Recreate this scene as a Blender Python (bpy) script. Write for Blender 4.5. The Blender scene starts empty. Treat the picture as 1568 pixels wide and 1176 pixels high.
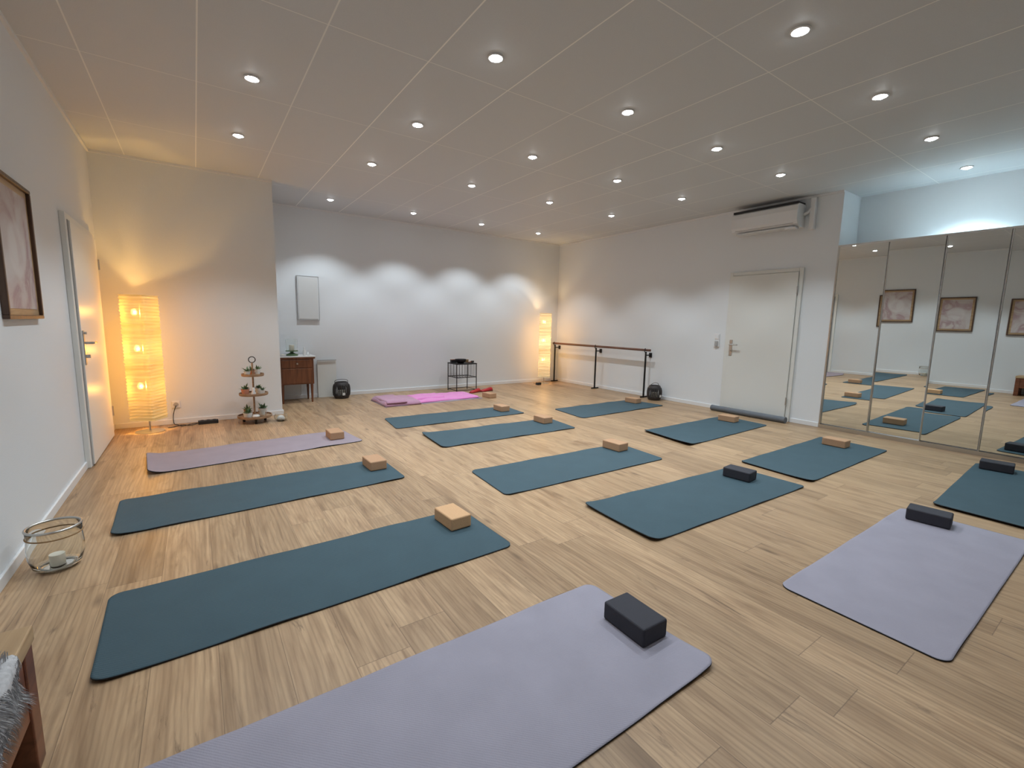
import bpy, bmesh, math, random
from mathutils import Vector, Matrix, noise
random.seed(7)
S=bpy.context.scene
COL=S.collection
XL,XR,Y1,XA,Y2,YM,ZM,H=-.807,6.532,6.515,.875,7.711,2.458,2.27,2.919
YB=-2.2; XC=7.05

# ------------------------------------------------------------ materials
def newmat(name):
    m=bpy.data.materials.new(name); m.use_nodes=True
    nt=m.node_tree; b=nt.nodes['Principled BSDF']; return m,nt,b
def N(nt,t,**k):
    n=nt.nodes.new(t)
    for a,v in k.items(): setattr(n,a,v)
    return n
def link(nt,a,b): nt.links.new(a,b)
def math_(nt,op,a,b=None,c=None):
    n=N(nt,'ShaderNodeMath',operation=op)
    for i,v in enumerate((a,b,c)):
        if v is None: continue
        if isinstance(v,(int,float)): n.inputs[i].default_value=v
        else: link(nt,v,n.inputs[i])
    return n.outputs[0]
def ramp(nt,fac,stops):
    r=N(nt,'ShaderNodeValToRGB'); e=r.color_ramp.elements
    while len(e)<len(stops): e.new(.5)
    for i,(p,c) in enumerate(stops):
        e[i].position=p; e[i].color=(c[0],c[1],c[2],1)
    link(nt,fac,r.inputs[0]); return r.outputs[0]
def mixc(nt,f,a,b,bt='MIX'):
    n=N(nt,'ShaderNodeMix',data_type='RGBA',blend_type=bt)
    for i,v in ((0,f),(6,a),(7,b)):
        if isinstance(v,(int,float)): n.inputs[i].default_value=v
        elif isinstance(v,tuple): n.inputs[i].default_value=(v[0],v[1],v[2],1)
        else: link(nt,v,n.inputs[i])
    return n.outputs[2]
def srgb(r,g,b):
    f=lambda c:(c/255/12.92 if c/255<=.04045 else ((c/255+.055)/1.055)**2.4)
    return (f(r),f(g),f(b))
def simple(name,col,rough=.5,metal=0,bump=0,bscale=60,var=0,trans=0,ior=1.45,sheen=0,coat=0):
    m,nt,b=newmat(name)
    b.inputs['Base Color'].default_value=(*col,1); b.inputs['Roughness'].default_value=rough
    b.inputs['Metallic'].default_value=metal
    b.inputs['Transmission Weight'].default_value=trans; b.inputs['IOR'].default_value=ior
    b.inputs['Sheen Weight'].default_value=sheen; b.inputs['Coat Weight'].default_value=coat
    tc=N(nt,'ShaderNodeTexCoord')
    nz=N(nt,'ShaderNodeTexNoise'); nz.inputs['Scale'].default_value=bscale; nz.inputs['Detail'].default_value=4
    link(nt,tc.outputs['Object'],nz.inputs['Vector'])
    if var:
        c=mixc(nt,nz.outputs['Fac'],tuple(x*(1-var) for x in col),tuple(min(1,x*(1+var)) for x in col))
        link(nt,c,b.inputs['Base Color'])
    if bump:
        bp=N(nt,'ShaderNodeBump'); bp.inputs['Strength'].default_value=bump; bp.inputs['Distance'].default_value=.01
        link(nt,nz.outputs['Fac'],bp.inputs['Height']); link(nt,bp.outputs['Normal'],b.inputs['Normal'])
    return m
def emis(name,col,st):
    m,nt,b=newmat(name)
    b.inputs['Base Color'].default_value=(*col,1)
    b.inputs['Emission Color'].default_value=(*col,1); b.inputs['Emission Strength'].default_value=st
    return m

M={}
M['wall']=simple('wall_paint',(.755,.785,.81),.75,bump=.12,bscale=160,var=.012)
M['trim']=simple('trim_white',(.78,.79,.80),.4,bump=.02)
M['doorcream']=simple('door_cream',srgb(220,221,217),.4,bump=.02)
M['doorwhite']=simple('door_white',srgb(236,236,232),.35,bump=.02)
M['panelwhite']=simple('panel_white',srgb(214,216,216),.45,bump=.02)
M['steel']=simple('brushed_steel',(.55,.54,.52),.3,1)
M['black']=simple('black_metal',(.015,.015,.016),.45,.3)
M['lanternblk']=simple('dark_lantern_metal',(.045,.04,.04),.5,.2,var=.3,bscale=30)
M['blackpl']=simple('black_plastic',(.02,.02,.022),.5)
M['white']=simple('white_plastic',(.75,.76,.77),.35)
M['grey']=simple('grey_plastic',(.40,.40,.40),.5)
M['glass']=simple('clear_glass',(.96,.98,.97),.02,trans=1,ior=1.35)
M['cork']=simple('cork',srgb(200,160,120),.8,bump=.3,bscale=220,var=.18)
M['corkd']=simple('cork_dark',srgb(178,140,108),.8,bump=.3,bscale=220,var=.18)
M['foam']=simple('black_foam',srgb(48,48,56),.7,bump=.15,bscale=250,var=.1)
M['pink']=simple('pink_cloth',srgb(214,130,190),.9,bump=.4,bscale=90,var=.08,sheen=.3)
M['mauve']=simple('mauve_cloth',srgb(176,132,156),.9,bump=.4,bscale=90,var=.08,sheen=.3)
M['greyfelt']=simple('grey_felt',srgb(104,108,114),.95,bump=.4,bscale=150,var=.15)
M['red']=simple('red_leather',srgb(170,30,38),.45)
M['green']=simple('leaf_green',srgb(92,118,84),.6,var=.25,bscale=30)
M['terra']=simple('terracotta',srgb(190,130,104),.8,var=.1)
M['ceramic']=simple('white_ceramic',(.70,.69,.67),.3)
M['candle']=simple('candle_wax',(.85,.8,.68),.5)
M['fur']=simple('sheepskin_grey',srgb(190,190,192),.95,bump=.3,bscale=60,var=.45)
M['rope']=simple('rope',srgb(150,120,85),.9,bump=.5,bscale=120,var=.2)
M['matedge']=simple('mat_underside',srgb(30,32,36),.8)

def woodmat(name,c1,c2,rough=.45,axis=0,sc=1):
    m,nt,b=newmat(name)
    tc=N(nt,'ShaderNodeTexCoord'); mp=N(nt,'ShaderNodeMapping')
    s=[18*sc]*3; s[axis]=1.6*sc; mp.inputs['Scale'].default_value=s
    link(nt,tc.outputs['Object'],mp.inputs[0])
    nz=N(nt,'ShaderNodeTexNoise'); nz.inputs['Scale'].default_value=1.5; nz.inputs['Detail'].default_value=6; nz.inputs['Distortion'].default_value=.6
    link(nt,mp.outputs[0],nz.inputs['Vector'])
    link(nt,ramp(nt,nz.outputs['Fac'],[(.3,c1),(.7,c2)]),b.inputs['Base Color'])
    b.inputs['Roughness'].default_value=rough
    bp=N(nt,'ShaderNodeBump'); bp.inputs['Strength'].default_value=.1; link(nt,nz.outputs['Fac'],bp.inputs['Height']); link(nt,bp.outputs['Normal'],b.inputs['Normal'])
    return m
M['redwood']=woodmat('reddish_wood',srgb(96,54,36),srgb(138,84,58),.35,1)
M['cabwood']=woodmat('cabinet_wood',srgb(88,50,32),srgb(130,80,52),.3,2)
M['oak']=woodmat('light_oak',srgb(160,130,96),srgb(194,164,126),.5,1)
M['traywood']=woodmat('tray_wood',srgb(130,100,76),srgb(176,146,116),.5,0)
M['railwood']=woodmat('rail_wood',srgb(84,54,44),srgb(120,82,64),.35,1)
M['framewood']=woodmat('frame_wood',srgb(66,46,36),srgb(98,74,58),.4,2)

def floor_mat():
    m,nt,b=newmat('oak_laminate_floor')
    tc=N(nt,'ShaderNodeTexCoord'); sp=N(nt,'ShaderNodeSeparateXYZ'); link(nt,tc.outputs['Object'],sp.inputs[0])
    X,Y=sp.outputs[0],sp.outputs[1]
    W,L=.205,1.38
    xr=math_(nt,'DIVIDE',X,W); row=math_(nt,'FLOOR',xr); fx=math_(nt,'SUBTRACT',xr,row)
    wn=N(nt,'ShaderNodeTexWhiteNoise',noise_dimensions='1D'); link(nt,row,wn.inputs['W'])
    yr=math_(nt,'ADD',math_(nt,'DIVIDE',Y,L),wn.outputs['Value']); col=math_(nt,'FLOOR',yr); fy=math_(nt,'SUBTRACT',yr,col)
    cb=N(nt,'ShaderNodeCombineXYZ'); link(nt,row,cb.inputs[0]); link(nt,col,cb.inputs[1])
    w2=N(nt,'ShaderNodeTexWhiteNoise',noise_dimensions='3D'); link(nt,cb.outputs[0],w2.inputs['Vector'])
    rnd=w2.outputs['Value']
    off=math_(nt,'MULTIPLY',rnd,57.)
    def coords(sx,sy):
        c=N(nt,'ShaderNodeCombineXYZ'); link(nt,math_(nt,'MULTIPLY',X,sx),c.inputs[0]); link(nt,math_(nt,'MULTIPLY',Y,sy),c.inputs[1]); link(nt,off,c.inputs[2]); return c.outputs[0]
    def nz(v,scale,det,dist=0,rough=.55):
        n=N(nt,'ShaderNodeTexNoise'); n.inputs['Scale'].default_value=scale; n.inputs['Detail'].default_value=det
        n.inputs['Distortion'].default_value=dist; n.inputs['Roughness'].default_value=rough; link(nt,v,n.inputs['Vector']); return n.outputs['Fac']
    g1=nz(coords(8,.9),1.4,5,1.3)
    g2=nz(coords(60,2.6),1.,5,.3,.65)
    g3=nz(coords(16,1.7),1.3,6,.9,.7)
    base=ramp(nt,g1,[(.25,srgb(136,108,80)),(.43,srgb(168,138,106)),(.58,srgb(184,154,120)),(.75,srgb(150,120,90))])
    fine=ramp(nt,g2,[(.3,(.74,.73,.72)),(.6,(1.03,1.03,1.03))])
    c=mixc(nt,.8,base,fine,'MULTIPLY')
    wv=N(nt,'ShaderNodeTexWave',wave_type='BANDS',bands_direction='X'); wv.inputs['Scale'].default_value=2.2; wv.inputs['Distortion'].default_value=9; wv.inputs['Detail'].default_value=3; wv.inputs['Detail Scale'].default_value=.8
    link(nt,coords(7,.75),wv.inputs['Vector'])
    c=mixc(nt,math_(nt,'MULTIPLY',math_(nt,'POWER',wv.outputs['Fac'],3.),.28),c,srgb(116,88,64))
    tint=ramp(nt,rnd,[(0,(.80,.79,.78)),(.5,(.96,.96,.96)),(1,(1.10,1.10,1.11))])
    c=mixc(nt,1.,c,tint,'MULTIPLY')
    crack=ramp(nt,g3,[(.60,(0,0,0)),(.70,(1,1,1))])
    c=mixc(nt,math_(nt,'MULTIPLY',crack,.62),c,srgb(78,58,44))
    vo=N(nt,'ShaderNodeTexVoronoi'); vo.inputs['Scale'].default_value=1.; link(nt,coords(5.,1.6),vo.inputs['Vector'])
    kn=ramp(nt,vo.outputs['Distance'],[(.02,(1,1,1)),(.12,(0,0,0))])
    c=mixc(nt,math_(nt,'MULTIPLY',kn,.6),c,srgb(72,52,38))
    ex=math_(nt,'MINIMUM',fx,math_(nt,'SUBTRACT',1.,fx)); ey=math_(nt,'MINIMUM',fy,math_(nt,'SUBTRACT',1.,fy))
    jx=math_(nt,'LESS_THAN',ex,.007); jy=math_(nt,'LESS_THAN',ey,.0012)
    j=math_(nt,'MAXIMUM',jx,jy)
    c=mixc(nt,math_(nt,'MULTIPLY',j,.5),c,srgb(80,60,46))
    link(nt,c,b.inputs['Base Color'])
    rg=math_(nt,'MULTIPLY_ADD',g2,.15,.32); link(nt,rg,b.inputs['Roughness'])
    b.inputs['Specular IOR Level'].default_value=.45
    bp=N(nt,'ShaderNodeBump'); bp.inputs['Strength'].default_value=.12; bp.inputs['Distance'].default_value=.004
    link(nt,math_(nt,'SUBTRACT',g2,j),bp.inputs['Height']); link(nt,bp.outputs['Normal'],b.inputs['Normal'])
    return m
M['floor']=floor_mat()

def ceil_mat():
    m,nt,b=newmat('ceiling_panels')
    tc=N(nt,'ShaderNodeTexCoord'); sp=N(nt,'ShaderNodeSeparateXYZ'); link(nt,tc.outputs['Object'],sp.inputs[0])
    def seam(v,o,p,w):
        t=math_(nt,'DIVIDE',math_(nt,'SUBTRACT',v,o),p); f=math_(nt,'SUBTRACT',t,math_(nt,'FLOOR',t))
        e=math_(nt,'MINIMUM',f,math_(nt,'SUBTRACT',1.,f)); return math_(nt,'LESS_THAN',e,w/p)
    sx=seam(sp.outputs[0],.11,.6175,.0045); sy=seam(sp.outputs[1],1.72,1.236,.0035)
    k=math_(nt,'FLOOR',math_(nt,'ADD',math_(nt,'DIVIDE',math_(nt,'SUBTRACT',sp.outputs[0],.11),.6175),.5))
    wn=N(nt,'ShaderNodeTexWhiteNoise',noise_dimensions='1D'); link(nt,k,wn.inputs['W'])
    sx=math_(nt,'MULTIPLY',sx,math_(nt,'MULTIPLY_ADD',wn.outputs['Value'],.5,.5))
    n=N(nt,'ShaderNodeTexNoise'); n.inputs['Scale'].default_value=220; link(nt,tc.outputs['Object'],n.inputs['Vector'])
    base=mixc(nt,n.outputs['Fac'],(.58,.61,.635),(.66,.69,.715))
    c=mixc(nt,math_(nt,'MAXIMUM',sx,math_(nt,'MULTIPLY',sy,.6)),base,(.97,.97,.94))
    link(nt,c,b.inputs['Base Color']); b.inputs['Roughness'].default_value=.6
    bp=N(nt,'ShaderNodeBump'); bp.inputs['Strength'].default_value=.15; bp.inputs['Distance'].default_value=.004
    link(nt,n.outputs['Fac'],bp.inputs['Height']); link(nt,bp.outputs['Normal'],b.inputs['Normal'])
    return m
M['ceil']=ceil_mat()

def yogamat(name,col,rough=.75):
    m,nt,b=newmat(name)
    tc=N(nt,'ShaderNodeTexCoord')
    n=N(nt,'ShaderNodeTexNoise'); n.inputs['Scale'].default_value=5; n.inputs['Detail'].default_value=5; link(nt,tc.outputs['Object'],n.inputs['Vector'])
    c=mixc(nt,n.outputs['Fac'],tuple(x*.86 for x in col),tuple(x*1.12 for x in col)); link(nt,c,b.inputs['Base Color'])
    b.inputs['Roughness'].default_value=rough; b.inputs['Specular IOR Level'].default_value=.35
    w=N(nt,'ShaderNodeTexWave',wave_type='BANDS',bands_direction='DIAGONAL'); w.inputs['Scale'].default_value=60; link(nt,tc.outputs['Object'],w.inputs['Vector'])
    v=N(nt,'ShaderNodeTexVoronoi'); v.inputs['Scale'].default_value=180; link(nt,tc.outputs['Object'],v.inputs['Vector'])
    bp=N(nt,'ShaderNodeBump'); bp.inputs['Strength'].default_value=.25; bp.inputs['Distance'].default_value=.002
    link(nt,math_(nt,'ADD',w.outputs['Fac'],v.outputs['Distance']),bp.inputs['Height']); link(nt,bp.outputs['Normal'],b.inputs['Normal'])
    return m
M['teal']=yogamat('mat_teal',srgb(58,79,88))
M['lilac']=yogamat('mat_lilac',srgb(150,146,158))
M['lilacw']=yogamat('mat_lilac_warm',srgb(148,136,144))

def paper_mat(name,col,st,hot,tr):
    m,nt,b=newmat(name)
    tc=N(nt,'ShaderNodeTexCoord')
    n=N(nt,'ShaderNodeTexNoise'); n.inputs['Scale'].default_value=3.0; n.inputs['Detail'].default_value=5
    mp=N(nt,'ShaderNodeMapping'); mp.inputs['Scale'].default_value=(1.2,1.2,16); link(nt,tc.outputs['Object'],mp.inputs[0]); link(nt,mp.outputs[0],n.inputs['Vector'])
    f=ramp(nt,n.outputs['Fac'],[(.3,(.45,.45,.45)),(.7,(1,1,1))])
    sp=N(nt,'ShaderNodeSeparateXYZ'); link(nt,tc.outputs['Object'],sp.inputs[0])
    tot=math_(nt,'MULTIPLY',f,.60)
    for zb in (.50,.90,1.28):
        d=math_(nt,'SUBTRACT',sp.outputs[2],zb); g=math_(nt,'EXPONENT',math_(nt,'MULTIPLY',math_(nt,'MULTIPLY',d,d),-1/.02))
        tot=math_(nt,'MULTIPLY_ADD',g,.15 if zb!=.90 else .35,tot)
    rib=math_(nt,'SINE',math_(nt,'MULTIPLY',sp.outputs[2],380.)); tot=math_(nt,'MULTIPLY',tot,math_(nt,'MULTIPLY_ADD',rib,.12,.92))
    b.inputs['Base Color'].default_value=(.42,.36,.22,1); b.inputs['Roughness'].default_value=.9
    link(nt,mixc(nt,math_(nt,'MULTIPLY',tot,.7),col,hot),b.inputs['Emission Color'])
    link(nt,math_(nt,'MULTIPLY',tot,st),b.inputs['Emission Strength'])
    t=N(nt,'ShaderNodeBsdfTransparent'); t.inputs[0].default_value=(1,.74,.40,1)
    mx=N(nt,'ShaderNodeMixShader'); mx.inputs[0].default_value=tr
    link(nt,b.outputs[0],mx.inputs[1]); link(nt,t.outputs[0],mx.inputs[2])
    link(nt,mx.outputs[0],nt.nodes['Material Output'].inputs[0])
    return m
M['paper1']=paper_mat('glowing_rice_paper',(1,.58,.14),.80,(1,.74,.32),.16)
M['paper2']=paper_mat('glowing_rice_paper_pale',(1,.72,.38),1.1,(1,.88,.62),.16)
M['bulb']=emis('glowing_bulb',(1,.78,.42),5)

# ------------------------------------------------------------ geometry helpers
def finish(name,bm,mat,parent=None,smooth=False,loc=(0,0,0),rot=(0,0,0)):
    me=bpy.data.meshes.new(name); bm.normal_update(); bm.to_mesh(me); bm.free()
    o=bpy.data.objects.new(name,me); COL.objects.link(o)
    if mat: me.materials.append(M[mat] if isinstance(mat,str) else mat)
    if smooth:
        for p in me.polygons: p.use_smooth=True
    o.location=loc; o.rotation_euler=rot
    if parent: o.parent=parent
    return o
def grp(name,loc,rz=0):
    e=bpy.data.objects.new(name,None); COL.objects.link(e); e.location=loc; e.rotation_euler=(0,0,rz); e.empty_display_size=.1; return e
def box(name,x0,x1,y0,y1,z0,z1,mat,parent=None,bev=0,seg=2,loc=(0,0,0),rot=(0,0,0)):
    bm=bmesh.new(); bmesh.ops.create_cube(bm,size=1)
    for v in bm.verts:
        v.co=Vector(((x0+x1)/2+v.co.x*(x1-x0),(y0+y1)/2+v.co.y*(y1-y0),(z0+z1)/2+v.co.z*(z1-z0)))
    if bev: bmesh.ops.bevel(bm,geom=bm.edges[:],offset=bev,segments=seg,affect='EDGES',profile=.5)
    return finish(name,bm,mat,parent,False,loc,rot)
def lathe(name,prof,mat,parent=None,c=(0,0,0),seg=40,smooth=True):
    bm=bmesh.new(); rings=[]
    for r,z in prof:
        if r<1e-5: rings.append([bm.verts.new((c[0],c[1],c[2]+z))])
        else: rings.append([bm.verts.new((c[0]+r*math.cos(2*math.pi*i/seg),c[1]+r*math.sin(2*math.pi*i/seg),c[2]+z)) for i in range(seg)])
    for a,b in zip(rings,rings[1:]):
        for i in range(seg):
            j=(i+1)%seg
            if len(a)==1 and len(b)==1: continue
            if len(a)==1: bm.faces.new((a[0],b[j],b[i]))
            elif len(b)==1: bm.faces.new((a[i],a[j],b[0]))
            else: bm.faces.new((a[i],a[j],b[j],b[i]))
    bmesh.ops.recalc_face_normals(bm,faces=bm.faces[:])
    o=finish(name,bm,mat,parent,smooth)
    if smooth:
        md=o.modifiers.new('es','EDGE_SPLIT'); md.split_angle=math.radians(40)
    return o
def tube(name,pts,r,mat,parent=None,closed=False,smooth=True,seg=4):
    cu=bpy.data.curves.new(name,'CURVE'); cu.dimensions='3D'; sp=cu.splines.new('POLY'); sp.points.add(len(pts)-1)
    for p,q in zip(sp.points,pts): p.co=(*q,1)
    sp.use_cyclic_u=closed; cu.bevel_depth=r; cu.bevel_resolution=seg; cu.use_fill_caps=True
    t=bpy.data.objects.new(name+'_t',cu); COL.objects.link(t); bpy.context.view_layer.update()
    me=bpy.data.meshes.new_from_object(t.evaluated_get(bpy.context.evaluated_depsgraph_get())); me.name=name
    bpy.data.objects.remove(t); bpy.data.curves.remove(cu)
    o=bpy.data.objects.new(name,me); COL.objects.link(o); me.materials.clear(); me.materials.append(M[mat] if isinstance(mat,str) else mat)
    for p in me.polygons: p.use_smooth=smooth
    if parent: o.parent=parent
    return o
def circle(c,r,n=32,ax='z'):
    out=[]
    for i in range(n):
        a=2*math.pi*i/n; u,v=r*math.cos(a),r*math.sin(a)
        out.append({'z':(c[0]+u,c[1]+v,c[2]),'y':(c[0]+u,c[1],c[2]+v),'x':(c[0],c[1]+u,c[2]+v)}[ax])
    return out
def smoothpath(pts,n=8):
    out=[]; P=[Vector(p) for p in pts]
    for i in range(len(P)-1):
        p0=P[max(i-1,0)];p1=P[i];p2=P[i+1];p3=P[min(i+2,len(P)-1)]
        for k in range(n):
            t=k/n
            out.append(tuple(.5*((2*p1)+(p2-p0)*t+(2*p0-5*p1+4*p2-p3)*t*t+(3*p1-p0-3*p2+p3)*t**3)))
    out.append(tuple(P[-1])); return out

# ------------------------------------------------------------ room shell
T=.14
box('floor',XL-T,XC+T,YB-T,Y2+T,-.1,0,'floor')
box('ceiling',XL-T,XC+T,YB-T,Y2+T,H,H+.1,'ceil')
box('wall_left',XL-T,XL,YB-T,Y2+T,0,H,'wall')
box('wall_back',XL,XC+T,Y2,Y2+T,0,H,'wall')
box('wall_alcove',XL,XA,Y1,Y2,0,H,'wall')
box('wall_right',XR,XC+T,YM,Y2,0,H,'wall')
box('wall_right_recess',XC,XC+T,YB,YM,0,H,'wall')
box('wall_rear',XL,XC+T,YB-T,YB,0,H,'wall')
bh,bt=.058,.014
box('baseboard_left',XL,XL+bt,YB,4.93,0,bh,'trim',bev=.003)
box('baseboard_left_far',XL,XL+bt,6.19,Y1,0,bh,'trim',bev=.003)
box('baseboard_alcove',XL+bt,XA+bt,Y1-bt,Y1,0,bh,'trim',bev=.003)
box('baseboard_alcove_side',XA,XA+bt,Y1,Y2,0,bh,'trim',bev=.003)
box('baseboard_back',XA+bt,XR,Y2-bt,Y2,0,bh,'trim',bev=.003)
box('baseboard_right',XR-bt,XR,3.81,Y2-bt,0,bh,'trim',bev=.003)
box('baseboard_right_near',XR-bt,XR,YM,2.80,0,bh,'trim',bev=.003)
box('baseboard_rear',XL+bt,XR,YB,YB+bt,0,bh,'trim',bev=.003)
box('trim_1',XL,XL+.02,YB,Y1,H-.025,H,'trim'); box('trim_2',XL+.02,XA,Y1-.02,Y1,H-.025,H,'trim')
box('trim_3',XA,XR,Y2-.02,Y2,H-.025,H,'trim'); box('trim_4',XR-.02,XR,YM,Y2-.02,H-.025,H,'trim')

# ------------------------------------------------------------ doors
d=grp('door_1',(XR,3.305,0))
w=.495
def pbox(n,*a,**k): return box(n,*a,parent=d,**k)
pbox('frame_far',-.03,0,w-.05,w,0,2.04,'doorcream',bev=.006)
pbox('frame_near',-.03,0,-w,-w+.05,0,2.04,'doorcream',bev=.006)
pbox('frame_top',-.03,0,-w+.05,w-.05,1.99,2.04,'doorcream',bev=.006)
pbox('leaf',-.045,0,-w+.052,w-.052,.008,1.987,'doorcream',bev=.004)
pbox('back_plate',-.052,-.045,w-.13,w-.085,.84,1.07,'steel',bev=.002)
tube('handle',smoothpath([(-.05,w-.108,1.0),(-.095,w-.108,1.0),(-.1,w-.125,1.0),(-.1,w-.23,1.0)]),.009,'steel',d)
tube('lock_cylinder',[(-.05,w-.108,.91),(-.068,w-.108,.91)],.011,'steel',d)
for i,z in enumerate((.28,1.75)): tube('hinge_%d'%i,[(-.05,-w+.048,z-.05),(-.05,-w+.048,z+.05)],.009,'steel',d)

d=grp('door_2',(XL,5.56,0))
w=.60
pbox('frame_near',0,.035,-w-.03,-w+.022,0,2.03,'doorwhite',bev=.004)
pbox('gap_shadow_near',0,.040,-w+.022,-w+.036,0,1.98,'grey')  # grey strip stands in for the shaded gap beside the leaf
pbox('frame_far',0,.035,w-.03,w+.03,0,2.03,'doorwhite',bev=.006)
pbox('frame_top',0,.035,-w+.022,w-.03,1.98,2.03,'doorwhite',bev=.006)
pbox('leaf',0,.05,-w+.038,w-.034,.01,1.976,'doorwhite',bev=.004)
pbox('lock_plate',.05,.058,-w+.06,-w+.105,.84,1.12,'steel',bev=.002)
tube('handle',smoothpath([(.055,-w+.085,1.02),(.10,-w+.085,1.02),(.11,-w+.10,1.02),(.11,-w+.21,1.02)]),.010,'steel',d)
tube('lock_knob',[(.055,-w+.085,.91),(.085,-w+.085,.91)],.014,'steel',d)
tube('upper_knob',[(.055,-w+.085,1.10),(.075,-w+.085,1.10)],.010,'steel',d)
for i,z in enumerate((.27,1.74)): tube('hinge_%d'%i,[(.055,w-.03,z-.05),(.055,w-.03,z+.05)],.009,'steel',d)

g=grp('draft_stopper',(XR-.155,3.32,0))
pts=[(0.004*math.sin(i*1.3),-.53+i*1.06/20,.043) for i in range(21)]
tube('felt_roll',pts,.041,'greyfelt',g,seg=8)
g=grp('light_switch',(XR,3.94,1.05))
box('plate',-.012,0,-.04,.04,-.10,.10,'white',g,bev=.004); box('rocker',-.018,-.012,-.028,.028,.02,.08,'white',g,bev=.003)
box('key',-.02,-.012,-.012,.012,-.07,-.02,'steel',g,bev=.003)
box('socket_body',-.035,-.012,-.022,.022,-.085,-.01,'grey',g,bev=.004)

# ------------------------------------------------------------ mirrored wardrobe
g=grp('mirrored_wardrobe',(XR,0,0))
mm,nt,b=newmat('mirror_silver'); b.inputs['Base Color'].default_value=(.80,.84,.83,1); b.inputs['Metallic'].default_value=1; b.inputs['Roughness'].default_value=.0
M['mirror']=mm
box('carcass',.03,XC-XR,YB+.001,YM-.001,0,ZM-.002,'trim',g)
ys=[2.452,1.952,1.466,.998,.52,.04,-.44,-.92,-1.4,-1.88]
tilts=[(.010,-.008),(.008,-.016),(.010,-.004),(0,0),(0,0),(0,0),(0,0),(0,0),(0,0)]
for i in range(len(ys)-1):
    a,b_=ys[i],ys[i+1]; cy=(a+b_)/2; hw=(a-b_)/2-.003
    o=box('mirror_panel_%d'%i,-.003,.003,-hw+.004,hw-.004,-1.10,1.10,'mirror',g,loc=(.012,cy,1.155),rot=(0,tilts[i][1],tilts[i][0]))
    box('stile_l_%d'%i,-.008,.028,a-.010,a-.003,.035,ZM-.005,'steel',g)
box('rail_top',-.010,.03,YB+.3,2.45,ZM-.02,ZM,'steel',g); box('rail_bottom',-.012,.03,YB+.3,2.45,0,.045,'steel',g)
box('end_strip',-.010,.03,2.450,2.457,0,ZM,'steel',g)

# ------------------------------------------------------------ air conditioner
g=grp('air_conditioner',(XR,3.30,0))
bm=bmesh.new()
prof=[(0,2.82),(-.19,2.82),(-.215,2.80),(-.225,2.74),(-.222,2.62),(-.20,2.575),(-.13,2.545),(0,2.54)]
A=[bm.verts.new((x,-.43,z)) for x,z in prof]; B=[bm.verts.new((x,.43,z)) for x,z in prof]
for i in range(len(prof)):
    j=(i+1)%len(prof); bm.faces.new((A[i],A[j],B[j],B[i]))
bm.faces.new(A[::-1]); bm.faces.new(B); bmesh.ops.recalc_face_normals(bm,faces=bm.faces[:])
finish('body',bm,'white',g)
box('top_shadow_strip',-.21,-.01,-.42,.42,2.82,2.845,'blackpl',g)  # black strip modelled in place of the shadow between unit and ceiling
box('louver',-.207,-.195,-.38,.38,2.580,2.586,'grey',g)
box('louver_flap',-.19,-.12,-.37,.37,2.538,2.548,'white',g)
box('led_box',-.2,-.10,-.41,-.28,2.515,2.540,'white',g,bev=.004)
box('pipe_cover',-.06,0,-.56,-.50,2.50,H-.03,'white',g,bev=.006)
tube('pipe',smoothpath([(-.05,-.43,2.70),(-.05,-.48,2.72),(-.04,-.53,2.78)]),.02,'white',g)

# ------------------------------------------------------------ yoga mats
def yoga_mat(q,mat,curls=(0,0,0,0),name='yoga_mat',wav=.004,endc=(0,0),seed=0,th=.006):
    q=[Vector((*p,0)) for p in q]; cen=sum(q,Vector())/4
    NL=(q[1]-q[0]).length; NW=(q[0]-q[3]).length; r=.05
    def ticks(Lh,n):
        return [-Lh+ r*k/5 for k in range(5)]+[(-Lh+r)+(2*Lh-2*r)*k/n for k in range(n+1)]+[Lh-r+r*k/5 for k in range(1,6)]
    xs=ticks(NL/2,60); ys_=ticks(NW/2,20)
    bm=bmesh.new(); G=[]
    for x in xs:
        rowv=[]
        for y in ys_:
            u,v=x,y
            ax,ay=abs(x)-(NL/2-r),abs(y)-(NW/2-r)
            if ax>0 and ay>0:
                m_=max(ax,ay); l=math.hypot(ax,ay); k=m_/l
                u=math.copysign(NL/2-r+ax*k,x); v=math.copysign(NW/2-r+ay*k,y)
            s=(u+NL/2)/NL; t=(v+NW/2)/NW
            p=(q[3]*(1-s)+q[2]*s)*(1-t)+(q[0]*(1-s)+q[1]*s)*t
            z=.0015
            ed=min(1-abs(v)/(NW/2),1)
            z+=wav*max(0,1-ed*6)**2*max(0,math.sin(s*17+seed)+noise.noise(Vector((s*6,seed,t*2))))
            cc=[(0,1),(1,1),(1,0),(0,0)]
            for ci,(a,b2) in enumerate(cc):
                if curls[ci]:
                    dd=math.hypot((s-a)*NL,(t-b2)*NW); z+=curls[ci]*max(0,1-dd/.28)**2
            if endc[0]: z+=endc[0]*max(0,1-s*NL/.13)**2
            if endc[1]: z+=endc[1]*max(0,1-(1-s)*NL/.13)**2
            rowv.append(bm.verts.new(p-cen+Vector((0,0,z))))
        G.append(rowv)
    for i in range(len(xs)-1):
        for j in range(len(ys_)-1):
            bm.faces.new((G[i][j],G[i+1][j],G[i+1][j+1],G[i][j+1]))
    o=finish(name,bm,mat,None,True,loc=tuple(cen))
    o.data.materials.append(M['matedge'])
    md=o.modifiers.new('th','SOLIDIFY'); md.thickness=th; md.offset=1; md.material_offset_rim=1
    return o
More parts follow.
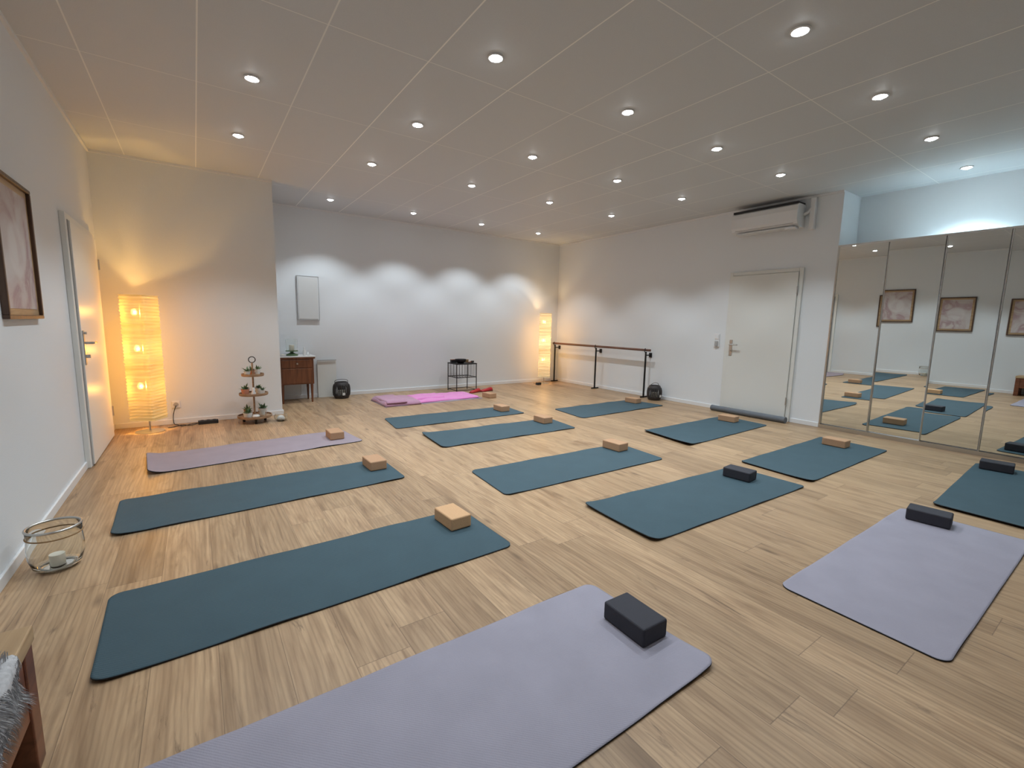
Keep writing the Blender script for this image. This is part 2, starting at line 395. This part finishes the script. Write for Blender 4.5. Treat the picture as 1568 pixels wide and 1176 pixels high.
MATS=[
([(-.30,1.48),(1.51,1.47),(1.53,.82),(-.28,.82)],'lilac',(0,0,.02,0),(.02,0)),
([(-.39,2.57),(1.40,2.59),(1.41,1.98),(-.37,1.94)],'teal',(0,0,0,.01),(0,0)),
([(-.49,3.92),(1.32,3.95),(1.32,3.36),(-.47,3.28)],'teal',(.0,0,0,.01),(.006,0)),
([(-.43,5.10),(1.30,5.25),(1.37,4.66),(-.38,4.46)],'lilacw',(0,0,0,.0),(.035,0)),
([(1.92,5.62),(3.76,5.58),(3.72,5.02),(1.85,5.00)],'teal',(0,0,0,0),(0,0)),
([(2.00,4.64),(3.80,4.58),(3.73,3.98),(1.95,4.00)],'teal',(.012,0,0,0),(.012,0)),
([(1.84,3.24),(3.63,3.20),(3.58,2.60),(1.79,2.62)],'teal',(0,0,0,0),(0,0)),
([(2.15,2.20),(3.93,2.12),(3.94,1.52),(2.12,1.57)],'teal',(.01,0,0,.008),(.012,0)),
([(2.28,.95),(4.06,.95),(4.08,.33),(2.27,.33)],'lilac',(0,0,0,0),(0,0)),
([(4.33,.85),(6.12,.93),(6.14,.32),(4.31,.24)],'teal',(0,0,0,0),(.012,0)),
([(4.13,2.17),(5.94,2.19),(5.90,1.55),(4.08,1.54)],'teal',(0,0,0,.01),(.008,0)),
([(4.32,3.46),(6.08,3.48),(6.02,2.84),(4.21,2.76)],'teal',(0,0,0,.01),(.02,0)),
([(4.28,5.06),(5.95,5.08),(6.02,4.44),(4.20,4.36)],'teal',(0,0,0,0),(.0,0)),
]
for i,(q,mt,cu,ec) in enumerate(MATS): yoga_mat(q,mt,cu,endc=ec,seed=i*2.3)

g=grp('pink_blanket',(3.15,6.72,0))
def cloth(name,x0,x1,y0,y1,z0,th,mat,seed,skew=0):
    bm=bmesh.new(); nx,ny=44,18; top=[];bot=[]
    for i in range(nx+1):
        a=[];b2=[]
        for j in range(ny+1):
            s,t=i/nx,j/ny; x=x0+(x1-x0)*s; y=y0+(y1-y0)*t+skew*s
            e=min(s,1-s,t*.4,(1-t)*.4); fall=min(1,e/.03)
            wz=noise.noise(Vector((x*4+seed,y*5,seed)))*.012+noise.noise(Vector((x*11,y*9,seed)))*.006
            dx=noise.noise(Vector((y*6,seed,0)))*.012; dy=noise.noise(Vector((x*5,seed,3)))*.015
            a.append(bm.verts.new((x+dx,y+dy,z0+th*.35+(th*.65+wz)*math.sqrt(fall)))); b2.append(bm.verts.new((x+dx,y+dy,z0)))
        top.append(a);bot.append(b2)
    for i in range(nx):
        for j in range(ny):
            bm.faces.new((top[i][j],top[i+1][j],top[i+1][j+1],top[i][j+1])); bm.faces.new((bot[i][j],bot[i][j+1],bot[i+1][j+1],bot[i+1][j]))
    for i in range(nx):
        bm.faces.new((bot[i][0],bot[i+1][0],top[i+1][0],top[i][0])); bm.faces.new((top[i][ny],top[i+1][ny],bot[i+1][ny],bot[i][ny]))
    for j in range(ny):
        bm.faces.new((top[0][j],top[0][j+1],bot[0][j+1],bot[0][j])); bm.faces.new((bot[nx][j],bot[nx][j+1],top[nx][j+1],top[nx][j]))
    return finish(name,bm,mat,g,True)
cloth('under_mat',-.96,.70,-.38,.30,.0,.010,'lilacw',3.2,.04)
cloth('mauve_fold',-.95,-.40,-.37,.30,.006,.055,'mauve',1.2)
cloth('mauve_roll',-.93,-.62,-.37,.28,.05,.03,'mauve',2.2)
cloth('pink_main',-.45,.66,-.33,.26,.009,.035,'pink',5.1,.04)
cloth('pink_fold',-.42,.10,-.2,.20,.035,.028,'pink',9.3,.05)

# ------------------------------------------------------------ yoga blocks
def block(x,y,mat,rz=0,z=.009,sx=.14,sy=.22,sz=.078):
    bm=bmesh.new(); bmesh.ops.create_cube(bm,size=1)
    for v in bm.verts: v.co=Vector((v.co.x*sx,v.co.y*sy,v.co.z*sz+sz/2))
    bmesh.ops.bevel(bm,geom=bm.edges[:],offset=.009,segments=3,affect='EDGES',profile=.5)
    return finish('yoga_block',bm,mat,None,False,loc=(x,y,z),rot=(0,0,rz))
for a in [(1.43,1.13,'foam',-.03),(1.25,2.42,'cork',.05),(1.19,3.75,'corkd',.02),(1.15,4.93,'corkd',0),(3.67,1.92,'foam',.1),(3.91,.77,'foam',.12),
          (3.43,3.08,'corkd',.05),(3.57,4.43,'corkd',.0),(3.53,5.33,'corkd',0),(5.80,3.25,'corkd',.1),(5.78,4.86,'corkd',.1),(5.62,1.93,'corkd',.0),(5.95,.77,'foam',.1)]:
    block(*a)
block(4.00,6.42,'corkd',.1,z=.001)

# ------------------------------------------------------------ paper floor lamps
def paper_lamp(loc,rz,mat,e,col,side=.25):
    g=grp('paper_floor_lamp',loc,rz)
    bm=bmesh.new(); z0,z1=.14,1.46; n=40; K=6
    rings=[]
    for i in range(n*2+1):
        t=i/(n*2); z=z0+(z1-z0)*t
        ins=(.006 if i%2 else 0)+.006*noise.noise(Vector((0,0,t*30)))
        tw=.04*noise.noise(Vector((3,1,t*5)))
        ring=[]; h=side/2-ins; r=.02
        for cx_,cy_,a0 in ((1,1,0),(-1,1,90),(-1,-1,180),(1,-1,270)):
            for k in range(K):
                a=math.radians(a0+90*k/(K-1)); px=cx_*(h-r)+r*math.cos(a); py=cy_*(h-r)+r*math.sin(a)
                ring.append(bm.verts.new((px*math.cos(tw)-py*math.sin(tw),px*math.sin(tw)+py*math.cos(tw),z+.005*noise.noise(Vector((px*12,py*12,t*22))))))
        rings.append(ring)
    for a,b2 in zip(rings,rings[1:]):
        m_=len(a)
        for k in range(m_): bm.faces.new((a[k],a[(k+1)%m_],b2[(k+1)%m_],b2[k]))
    finish('paper_shade',bm,mat,g,False)
    lathe('base',[(0,0),(.13,0),(.13,.008),(.02,.016),(0,.016)],'steel',g)
    tube('rod',[(0,0,.01),(0,0,1.44)],.008,'steel',g)
    for k,z in enumerate((.16,1.44)):
        tube('cross_a_%d'%k,[(-side/2+.01,0,z),(side/2-.01,0,z)],.003,'steel',g); tube('cross_b_%d'%k,[(0,-side/2+.01,z),(0,side/2-.01,z)],.003,'steel',g)
    for k,z in enumerate((.50,.90,1.28)):
        lathe('bulb_%d'%k,[(0,-.03),(.02,-.025),(.03,0),(.024,.02),(.012,.04),(0,.042)],'bulb',g,c=(-.045,-.02,z),seg=20)
        tube('socket_%d'%k,[(-.045,-.02,z+.04),(0,0,z+.05)],.008,'blackpl',g)
        l=bpy.data.lights.new('bulb_light','POINT'); l.energy=e; l.color=col; l.shadow_soft_size=.03
        o=bpy.data.objects.new('bulb_light_%d'%k,l); COL.objects.link(o); o.parent=g; o.location=(.0,-.06,z)
    return g
paper_lamp((-.47,6.20,0),math.radians(-29),'paper1',18,(1,.56,.15))
paper_lamp((5.97,7.42,0),math.radians(-39),'paper2',12,(1,.66,.33))

# ------------------------------------------------------------ framed pictures
def print_mat(seed):
    m,nt,b=newmat('abstract_print')
    tc=N(nt,'ShaderNodeTexCoord'); mp=N(nt,'ShaderNodeMapping'); mp.inputs['Location'].default_value=(seed,seed*2,seed); link(nt,tc.outputs['Object'],mp.inputs[0])
    n=N(nt,'ShaderNodeTexNoise'); n.inputs['Scale'].default_value=3.2; n.inputs['Detail'].default_value=5; n.inputs['Distortion'].default_value=1.2; link(nt,mp.outputs[0],n.inputs['Vector'])
    c=ramp(nt,n.outputs['Fac'],[(.35,srgb(200,194,192)),(.5,srgb(192,178,176)),(.6,srgb(172,146,148)),(.7,srgb(204,194,190))])
    sp=N(nt,'ShaderNodeVectorMath',operation='LENGTH'); link(nt,tc.outputs['Object'],sp.inputs[0])
    rr=ramp(nt,sp.outputs['Value'],[(.13,(1,1,1)),(.17,(0,0,0))])
    c=mixc(nt,math_(nt,'MULTIPLY',rr,.6),c,srgb(212,208,206))
    link(nt,c,b.inputs['Base Color']); b.inputs['Roughness'].default_value=.6
    return m
def picture(y0,y1,z0,z1,seed):
    g=grp('framed_picture',(XL,(y0+y1)/2,(z0+z1)/2)); hy,hz=(y1-y0)/2,(z1-z0)/2; f=.022
    box('frame_top',0,.03,-hy,hy,hz-f,hz,'framewood',g,bev=.004); box('frame_bottom',0,.03,-hy,hy,-hz,-hz+f,'framewood',g,bev=.004)
    box('frame_a',0,.03,-hy,-hy+f,-hz+f,hz-f,'framewood',g,bev=.004); box('frame_b',0,.03,hy-f,hy,-hz+f,hz-f,'framewood',g,bev=.004)
    box('mount',.002,.012,-hy+f,hy-f,-hz+f,hz-f,'oak',g)
    box('print',.012,.014,-hy+f+.035,hy-f-.035,-hz+f+.035,hz-f-.035,print_mat(seed),g)
picture(3.40,4.05,1.22,1.985,1.3); picture(2.34,2.94,1.2,1.95,4.4); picture(1.36,1.98,1.2,1.95,7.9)

# ------------------------------------------------------------ back wall objects
g=grp('wall_panel',(1.465,Y2,1.565))
box('box',-.155,.155,-.03,0,-.335,.335,'wall',g,bev=.003); box('door',-.14,.14,-.036,-.03,-.32,.32,'panelwhite',g,bev=.003)
for i,(a,b2,c,d2) in enumerate([(-.158,.158,.328,.337),(-.158,.158,-.337,-.328)]): box('edge_%d'%i,a,b2,-.034,-.0,c,d2,'grey',g)
for i,a in enumerate((-.158,.150)): box('edge_s_%d'%i,a,a+.008,-.034,0,-.33,.33,'grey',g)
g=grp('leaning_board',(1.70,Y2-.045,.0))
o=box('board',-.145,.145,-.008,.008,0,.60,'doorcream',g,bev=.003,rot=(-.03,0,0)); box('edge_cap',-.145,.145,-.012,.0,.592,.604,'grey',g)

g=grp('bedside_cabinet',(1.20,7.47,0))
box('body',-.23,.23,-.18,.19,.28,.66,'cabwood',g,bev=.004)
box('top',-.25,.25,-.20,.20,.66,.685,'cabwood',g,bev=.005); box('marble_top',-.255,.265,-.205,.205,.685,.70,'ceramic',g,bev=.003)
box('drawer',-.205,.205,-.19,-.18,.53,.645,'cabwood',g,bev=.004); box('cab_door',-.205,.205,-.19,-.18,.295,.515,'cabwood',g,bev=.004)
lathe('knob',[(0,0),(.008,0),(.012,.012),(.012,.02),(0,.024)],'steel',g,c=(0,0,0)).matrix_local=Matrix.Translation((0,-.19,.59))@Matrix.Rotation(math.pi/2,4,'X')
for i,(x,y) in enumerate(((-.2,-.15),(.2,-.15),(-.2,.16),(.2,.16))):
    lathe('leg_%d'%i,[(0,0),(.012,0),(.022,.28),(0,.28)],'cabwood',g,c=(x,y,0),seg=16)
g=grp('candle_jar',(1.16,7.43,.70))
lathe('base',[(0,0),(.08,0),(.085,.02),(.05,.03),(.02,.05),(.03,.06),(.085,.065),(.085,.075),(0,.075)],'green',g)
lathe('glass',[(.076,.075),(.080,.075),(.080,.25),(.076,.25),(.076,.078)],'glass',g)
lathe('candle',[(0,.078),(.035,.078),(.035,.16),(0,.158)],'candle',g)
g=grp('small_bottle',(1.33,7.42,.70))
lathe('bottle',[(0,0),(.022,0),(.022,.07),(.009,.09),(.009,.12),(0,.12)],'ceramic',g,seg=20)
g=grp('small_bottle',(1.39,7.47,.70))
lathe('bottle',[(0,0),(.02,0),(.02,.04),(.012,.05),(.012,.065),(0,.065)],'glass',g,seg=20)
g=grp('candle_dish',(1.02,7.36,.70)); lathe('dish',[(0,0),(.04,0),(.055,.02),(.05,.022),(.035,.008),(0,.008)],'ceramic',g); lathe('tealight',[(0,.008),(.02,.008),(.02,.03),(0,.03)],'candle',g)

def lantern(loc,r=.125,h=.25):
    g=grp('candle_lantern',loc)
    lathe('bottom',[(0,0),(r*.8,0),(r*.9,.015),(r,.05),(r*.97,.055),(0,.05)],'lanternblk',g)
    lathe('rim',[(r*.80,h),(r*.70,h+.01),(r*.66,h),(r*.68,h-.012),(r*.8,h-.012),(r*.9,h-.035),(r*.93,h-.035),(r*.80,h)],'lanternblk',g)
    for i in range(28):
        a=2*math.pi*i/28
        P=[(rr*math.cos(a),rr*math.sin(a),z) for rr,z in ((r*.98,.05),(r*1.02,.10),(r*1.02,.15),(r*.98,h-.06),(r*.90,h-.03))]
        tube('slat_%d'%i,P,.0085,'lanternblk',g,seg=1)
    lathe('glass',[(r*.62,.055),(r*.65,.055),(r*.65,h-.03),(r*.62,h-.03)],'glass',g)
    lathe('candle',[(0,.052),(.04,.052),(.04,.13),(0,.128)],'candle',g,seg=20)
    tube('handle',smoothpath([(-r*.8,0,h),(-r*.72,0,h+.035),(0,0,h+.05),(r*.72,0,h+.035),(r*.8,0,h)]),.004,'lanternblk',g)
    box('tag',-.02,.02,-r*1.12,-r*1.09,.06,.10,'ceramic',g)
lantern((1.87,7.48,0)); lantern((6.36,4.90,0),.115,.24)

g=grp('wire_side_table',(3.96,7.30,0),math.radians(0))
hx,hy,hz=.20,.17,.50
for z in (.03,.26,hz): tube('ring_%d'%int(z*100),[(-hx,-hy,z),(hx,-hy,z),(hx,hy,z),(-hx,hy,z)],.006,'black',g,closed=True)
for i,(x,y) in enumerate(((-hx,-hy),(hx,-hy),(hx,hy),(-hx,hy))): tube('leg_%d'%i,[(x,y,0),(x,y,hz)],.008,'black',g)
for i in range(1,7):
    x=-hx+2*hx*i/7; tube('bar_f_%d'%i,[(x,-hy,.26),(x,-hy,hz)],.003,'black',g,seg=1); tube('bar_b_%d'%i,[(x,hy,.26),(x,hy,hz)],.003,'black',g,seg=1)
    y=-hy+2*hy*i/7; tube('bar_l_%d'%i,[(-hx,y,.26),(-hx,y,hz)],.003,'black',g,seg=1); tube('bar_r_%d'%i,[(hx,y,.26),(hx,y,hz)],.003,'black',g,seg=1)
    tube('mesh_%d'%i,[(x,-hy,.26),(x,hy,.26)],.003,'black',g,seg=1)
box('top',-hx-.01,hx+.01,-hy-.01,hy+.01,hz,hz+.012,'black',g,bev=.003)
g=grp('singing_bowl',(3.90,7.25,.512)); lathe('bowl',[(0,0),(.05,0),(.09,.03),(.105,.07),(.10,.072),(.085,.035),(.045,.01),(0,.01)],'black',g)
g=grp('mallet',(4.09,7.2,.512)); tube('stick',[(-.06,0,.012),(.02,.03,.02)],.010,'redwood',g); tube('head',[(.02,.03,.02),(.07,.04,.022)],.018,'blackpl',g)
g=grp('small_candle',(4.10,7.38,.512)); lathe('cup',[(0,0),(.03,0),(.034,.05),(0,.05)],'rope',g,seg=20)
g=grp('incense_box',(3.84,7.42,.512)); box('box',-.05,.05,-.03,.03,0,.045,'blackpl',g,bev=.004); box('lid',-.052,.052,-.032,.032,.045,.055,'redwood',g,bev=.003)
def shoe(x,y,rz):
    g=grp('red_shoe',(x,y,.0),rz)
    bm=bmesh.new(); rings=[]
    secs=[(-.12,.030,.055),(-.09,.034,.065),(-.04,.033,.06),(.02,.036,.045),(.08,.042,.04),(.12,.036,.03),(.14,.015,.018)]
    for x_,w_,h_ in secs:
        rings.append([bm.verts.new((x_,w_*math.cos(a),.006+max(0,h_*math.sin(a)))) for a in [math.pi*k/8 for k in range(9)]])
    for a,b2 in zip(rings,rings[1:]):
        for k in range(8): bm.faces.new((a[k],a[k+1],b2[k+1],b2[k]))
        bm.faces.new((a[0],b2[0],b2[8],a[8]))
    bm.faces.new(rings[0]); bm.faces.new(rings[-1][::-1]); bmesh.ops.recalc_face_normals(bm,faces=bm.faces[:])
    o=finish('upper',bm,'red',g,True); box('sole',-.12,.135,-.035,.035,0,.008,'blackpl',g,bev=.003)
shoe(4.06,6.99,math.radians(200)); shoe(4.32,7.02,math.radians(188))

g=grp('power_adapter',(5.72,7.28,0)); box('body',-.05,.05,-.035,.035,0,.05,'blackpl',g,bev=.006)
tube('cable',smoothpath([(.05,0,.01),(.07,.05,.006),(.06,.12,.006),(.03,.2,.006)]),.004,'blackpl',g)

# ------------------------------------------------------------ ballet barre
g=grp('ballet_barre',(6.40,6.33,0))
tube('rail',[(0,-1.26,.83),(0,1.33,.83)],.021,'railwood',g,seg=6)
for i,y in enumerate((-1.17,.03,1.27)):
    tube('post_%d'%i,[(0,y,0),(0,y,.80)],.016,'black',g,seg=6)
    tube('foot_%d'%i,[(-.08,y,.012),(.10,y,.012)],.012,'black',g)
    tube('cradle_%d'%i,smoothpath([(0,y,.78),(-.03,y,.80),(-.032,y,.835),(-.02,y,.86)]),.007,'black',g)
    tube('wall_arm_%d'%i,[(0,y,.74),(.125,y,.74)],.010,'black',g)
    box('wall_plate_%d'%i,.122,.1318,y-.03,y+.03,.70,.78,'black',g)

# ------------------------------------------------------------ tiered plant stand
g=grp('tiered_plant_stand',(.53,6.20,0))
tube('pole',[(0,0,.03),(0,0,.72)],.010,'traywood',g)
for i,(z,r) in enumerate(((.06,.185),(.33,.155),(.56,.12))):
    lathe('tray_%d'%i,[(0,z),(r*.96,z),(r,z+.008),(r,z+.03),(r*.95,z+.03),(r*.95,z+.014),(0,z+.014)],'traywood',g)
for i in range(3):
    a=2*math.pi*i/3+.5; lathe('foot_%d'%i,[(0,0),(.015,0),(.015,.06),(0,.06)],'black',g,c=(.13*math.cos(a),.13*math.sin(a),0),seg=14)
tube('ring_handle',circle((0,0,.755),.035,24,'y'),.005,'black',g,closed=True)
def pot(i,x,y,z,r,h,mt,plant,grow=1.0):
    lathe('pot_%d'%i,[(0,0),(r*.75,0),(r,h),(r*.88,h),(r*.85,h*.85),(0,h*.85)],mt,g,c=(x,y,z),seg=20)
    bm=bmesh.new()
    for k in range(plant):
        a=random.random()*6.28; e=random.uniform(.4,1.3); L=r*random.uniform(1.0,1.9)*grow; wd=r*.28
        d_=Vector((math.cos(a)*math.cos(e),math.sin(a)*math.cos(e),math.sin(e))); s_=Vector((-math.sin(a),math.cos(a),0))
        o_=Vector((x,y,z+h*.8)); m1=o_+d_*L*.5; tip=o_+d_*L-Vector((0,0,L*.15))
        up=Vector((0,0,wd*.3))
        A_=bm.verts.new(o_);B_=bm.verts.new(m1+s_*wd);C_=bm.verts.new(tip);D_=bm.verts.new(m1-s_*wd);E_=bm.verts.new(m1+up)
        for f in ((A_,B_,E_),(B_,C_,E_),(C_,D_,E_),(D_,A_,E_)): bm.faces.new(f)
    if plant: finish('plant_%d'%i,bm,'green',g,True)
    else: bm.free()
pot(0,-.06,-.05,.574,.036,.05,'ceramic',16,1.5); pot(1,.05,-.04,.574,.032,.07,'ceramic',12,1.6); pot(2,0,.06,.574,.03,.05,'terra',14,1.6)
pot(3,-.09,-.05,.344,.045,.07,'terra',22,1.3); pot(4,.08,-.07,.344,.035,.05,'ceramic',14,1.4); pot(5,.06,.06,.344,.04,.06,'ceramic',16,1.3)
pot(6,-.08,-.09,.074,.05,.06,'ceramic',22,1.3); pot(7,.09,.05,.074,.05,.08,'ceramic',20,1.3); pot(8,-.07,.09,.074,.04,.07,'terra',18,1.3)
lathe('glass_cup',[(0,0),(.035,0),(.045,.08),(.042,.08),(.032,.006),(0,.006)],'glass',g,c=(.07,-.11,.074),seg=24)
lathe('stone',[(0,0),(.03,.004),(.04,.02),(.03,.036),(0,.04)],'ceramic',g,c=(.0,-.13,.074),seg=20)
lathe('figurine',[(0,0),(.025,0),(.028,.02),(.014,.05),(.018,.07),(.012,.085),(0,.09)],'ceramic',g,c=(-.01,-.09,.344),seg=20)
g=grp('glass_bowl',(.80,6.12,0)); lathe('bowl',[(0,0),(.04,0),(.07,.03),(.075,.06),(.06,.09),(.057,.09),(.071,.06),(.066,.032),(.038,.005),(0,.005)],'glass',g,seg=28)
lathe('flowers',[(0,.006),(.035,.01),(.045,.03),(.03,.06),(0,.07)],'ceramic',g,seg=12)

g=grp('power_strip',(.06,6.36,0)); box('body',-.10,.10,-.03,.03,0,.042,'blackpl',g,bev=.006)
for i in range(3): lathe('socket_%d'%i,[(0,.042),(.018,.042),(.02,.046),(0,.044)],'black',g,c=(-.06+.06*i,0,0),seg=18)
tube('cable',smoothpath([(-.10,0,.015),(-.17,-.04,.006),(-.25,.03,.006),(-.33,-.05,.006),(-.38,-.07,.006)]),.004,'blackpl',g)
tube('cable_2',smoothpath([(-.10,.01,.015),(-.15,.05,.006),(-.24,-.03,.006),(-.3,.07,.006),(-.33,.10,.02),(-.33,.125,.12),(-.30,.135,.22)]),.004,'blackpl',g)
g=grp('wall_outlet',(-.24,Y1,.23)); box('plate',-.04,.04,-.012,0,-.04,.04,'white',g,bev=.004); lathe('socket',[(0,0),(.022,0),(.024,.003),(0,.003)],'grey',g).matrix_local=Matrix.Translation((0,-.012,0))@Matrix.Rotation(math.pi/2,4,'X')

# ------------------------------------------------------------ glass windlight near left wall
g=grp('glass_windlight',(-.635,3.03,0))
k_=.90
lathe('glass',[(r_*k_,z_*k_) for r_,z_ in [(0,0),(.07,0),(.095,.02),(.112,.08),(.114,.13),(.108,.19),(.108,.235),(.111,.24),(.114,.235),(.113,.19),(.118,.13),(.116,.08),(.10,.022),(.072,.004),(0,.004)]],'glass',g,seg=48)
tube('rim_ring',circle((0,0,.238*k_),.112*k_,40),.006,'steel',g,closed=True)
tube('neck_ring',circle((0,0,.195*k_),.114*k_,40),.0035,'rope',g,closed=True)
tube('foot_ring',circle((0,0,.010),.076*k_,40),.006,'steel',g,closed=True)
lathe('candle',[(0,.006),(.030,.006),(.030,.07),(0,.068)],'candle',g,seg=24)

# ------------------------------------------------------------ bench with sheepskin
g=grp('wooden_bench',(-.615,1.10,0))
box('seat',-.185,.195,-.75,.60,.355,.400,'oak',g,bev=.004)
for i,y in enumerate((-.74,.53)):
    box('leg_panel_%d'%i,-.175,.190,y,y+.065,0,.355,'redwood',g,bev=.004)
box('side_rail_a',.150,.185,-.675,.53,.16,.355,'redwood',g,bev=.004); box('side_rail_b',-.175,-.147,-.675,.53,.16,.355,'redwood',g,bev=.004)
g=grp('sheepskin',(-.615,1.10,.400))
def drape(u,v):
    s=u*.50
    edge=1-.12*abs(v)**3
    if s<.350: x=-.165+s; z=.004; n=Vector((0,0,1))
    elif s<.380:
        a=(s-.350)/.03*math.pi/2; x=.185+.015*math.sin(a); z=.004-.015*(1-math.cos(a)); n=Vector((math.sin(a),0,math.cos(a)))
    else: x=.2; z=-.011-(s-.380)*edge; n=Vector((1,0,.1))
    return Vector((x,v*.46*(1-.08*math.sin(u*9)**2),z)),n
bm=bmesh.new(); nx,ny=34,44; G=[]
for i in range(nx+1):
    r_=[]
    for j in range(ny+1):
        u=i/nx; v=j/ny*2-1; p,n=drape(u,v)
        e=max(0,1-max(abs(u*2-1),abs(v))**6)
        hgt=.018 if u<.68 else .006
        r_.append(bm.verts.new(p+n*(hgt*e+.006*e*noise.noise(p*20))))
    G.append(r_)
for i in range(nx):
    for j in range(ny): bm.faces.new((G[i][j],G[i+1][j],G[i+1][j+1],G[i][j+1]))
finish('pelt',bm,'fur',g,True)
bm=bmesh.new()
for k in range(14000):
    u=random.uniform(0,1); v=random.uniform(-1,1); p,n=drape(u,v)
    hang=u>.70
    e=max(0,1-max(abs(u*2-1),abs(v))**6); p=p+n*((.003 if hang else .010)*e)
    n_=noise.noise_vector(p*14)
    d_=(n*(.35 if hang else .9)+Vector((n_.x*.5,n_.y*.9+v*.2,n_.z*.6-.8*hang))).normalized(); L=random.uniform(.018,.036)
    s_=d_.cross(Vector((random.random(),random.random(),.1))).normalized()*.0012
    m1=p+d_*L*.6; tip=p+d_*L+Vector((n_.x,n_.y,-.4))*.010
    vv=[bm.verts.new(q_) for q_ in (p-s_,p+s_,m1+s_*.7,m1-s_*.7,tip)]
    bm.faces.new((vv[0],vv[1],vv[2],vv[3])); bm.faces.new((vv[3],vv[2],vv[4]))
finish('wool',bm,'fur',g,False)

# ------------------------------------------------------------ recessed ceiling spots
M['spot']=emis('spot_lens',(.95,.98,1),40)
gx=[.43,1.666,2.90,4.134,5.36,6.56]; gy=[6.958,5.127,3.891,2.652,1.401,.16]
for i,x in enumerate(gx):
    for j,y in enumerate(gy):
        if i==0 and j==0: continue
        if i==5 and y>YM: continue
        g=grp('recessed_spotlight',(x,y,H))
        lathe('ring',[(.038,-.001),(.050,0),(.052,-.004),(.045,-.010),(.036,-.006)],'white',g,seg=28)
        lathe('lens',[(0,-.022),(.018,-.020),(.032,-.012),(.038,-.003)],'spot',g,seg=28)
        l=bpy.data.lights.new('spot','SPOT'); l.energy=60; l.color=(.83,.93,1.0); l.spot_size=math.radians(104); l.spot_blend=.45; l.shadow_soft_size=.03
        if j==4: l.energy=50
        if j==5: l.energy=14
        if i==5: l.color=(.68,.92,1); l.energy=72 if j==4 else 40
        o=bpy.data.objects.new('spot_beam',l); COL.objects.link(o); o.parent=g; o.location=(0,0,-.030)

w_=bpy.data.worlds.new('World'); S.world=w_; w_.use_nodes=True; w_.node_tree.nodes['Background'].inputs[0].default_value=(.05,.05,.055,1)

# ------------------------------------------------------------ camera
yaw,pitch,roll,h=.6074,.1344,.0205,1.2559
fwd=Vector((math.sin(yaw)*math.cos(pitch),math.cos(yaw)*math.cos(pitch),-math.sin(pitch)))
r0=Vector((math.cos(yaw),-math.sin(yaw),0)); u0=r0.cross(fwd)
r=r0*math.cos(roll)+u0*math.sin(roll); u=-r0*math.sin(roll)+u0*math.cos(roll)
cam=bpy.data.cameras.new('camera'); cam.sensor_width=36; cam.lens=695.9/1568*36; cam.clip_start=.02
co=bpy.data.objects.new('camera',cam); COL.objects.link(co)
co.matrix_world=Matrix(((r.x,u.x,-fwd.x,0),(r.y,u.y,-fwd.y,0),(r.z,u.z,-fwd.z,h),(0,0,0,1)))
S.camera=co
S.view_settings.view_transform='Standard'
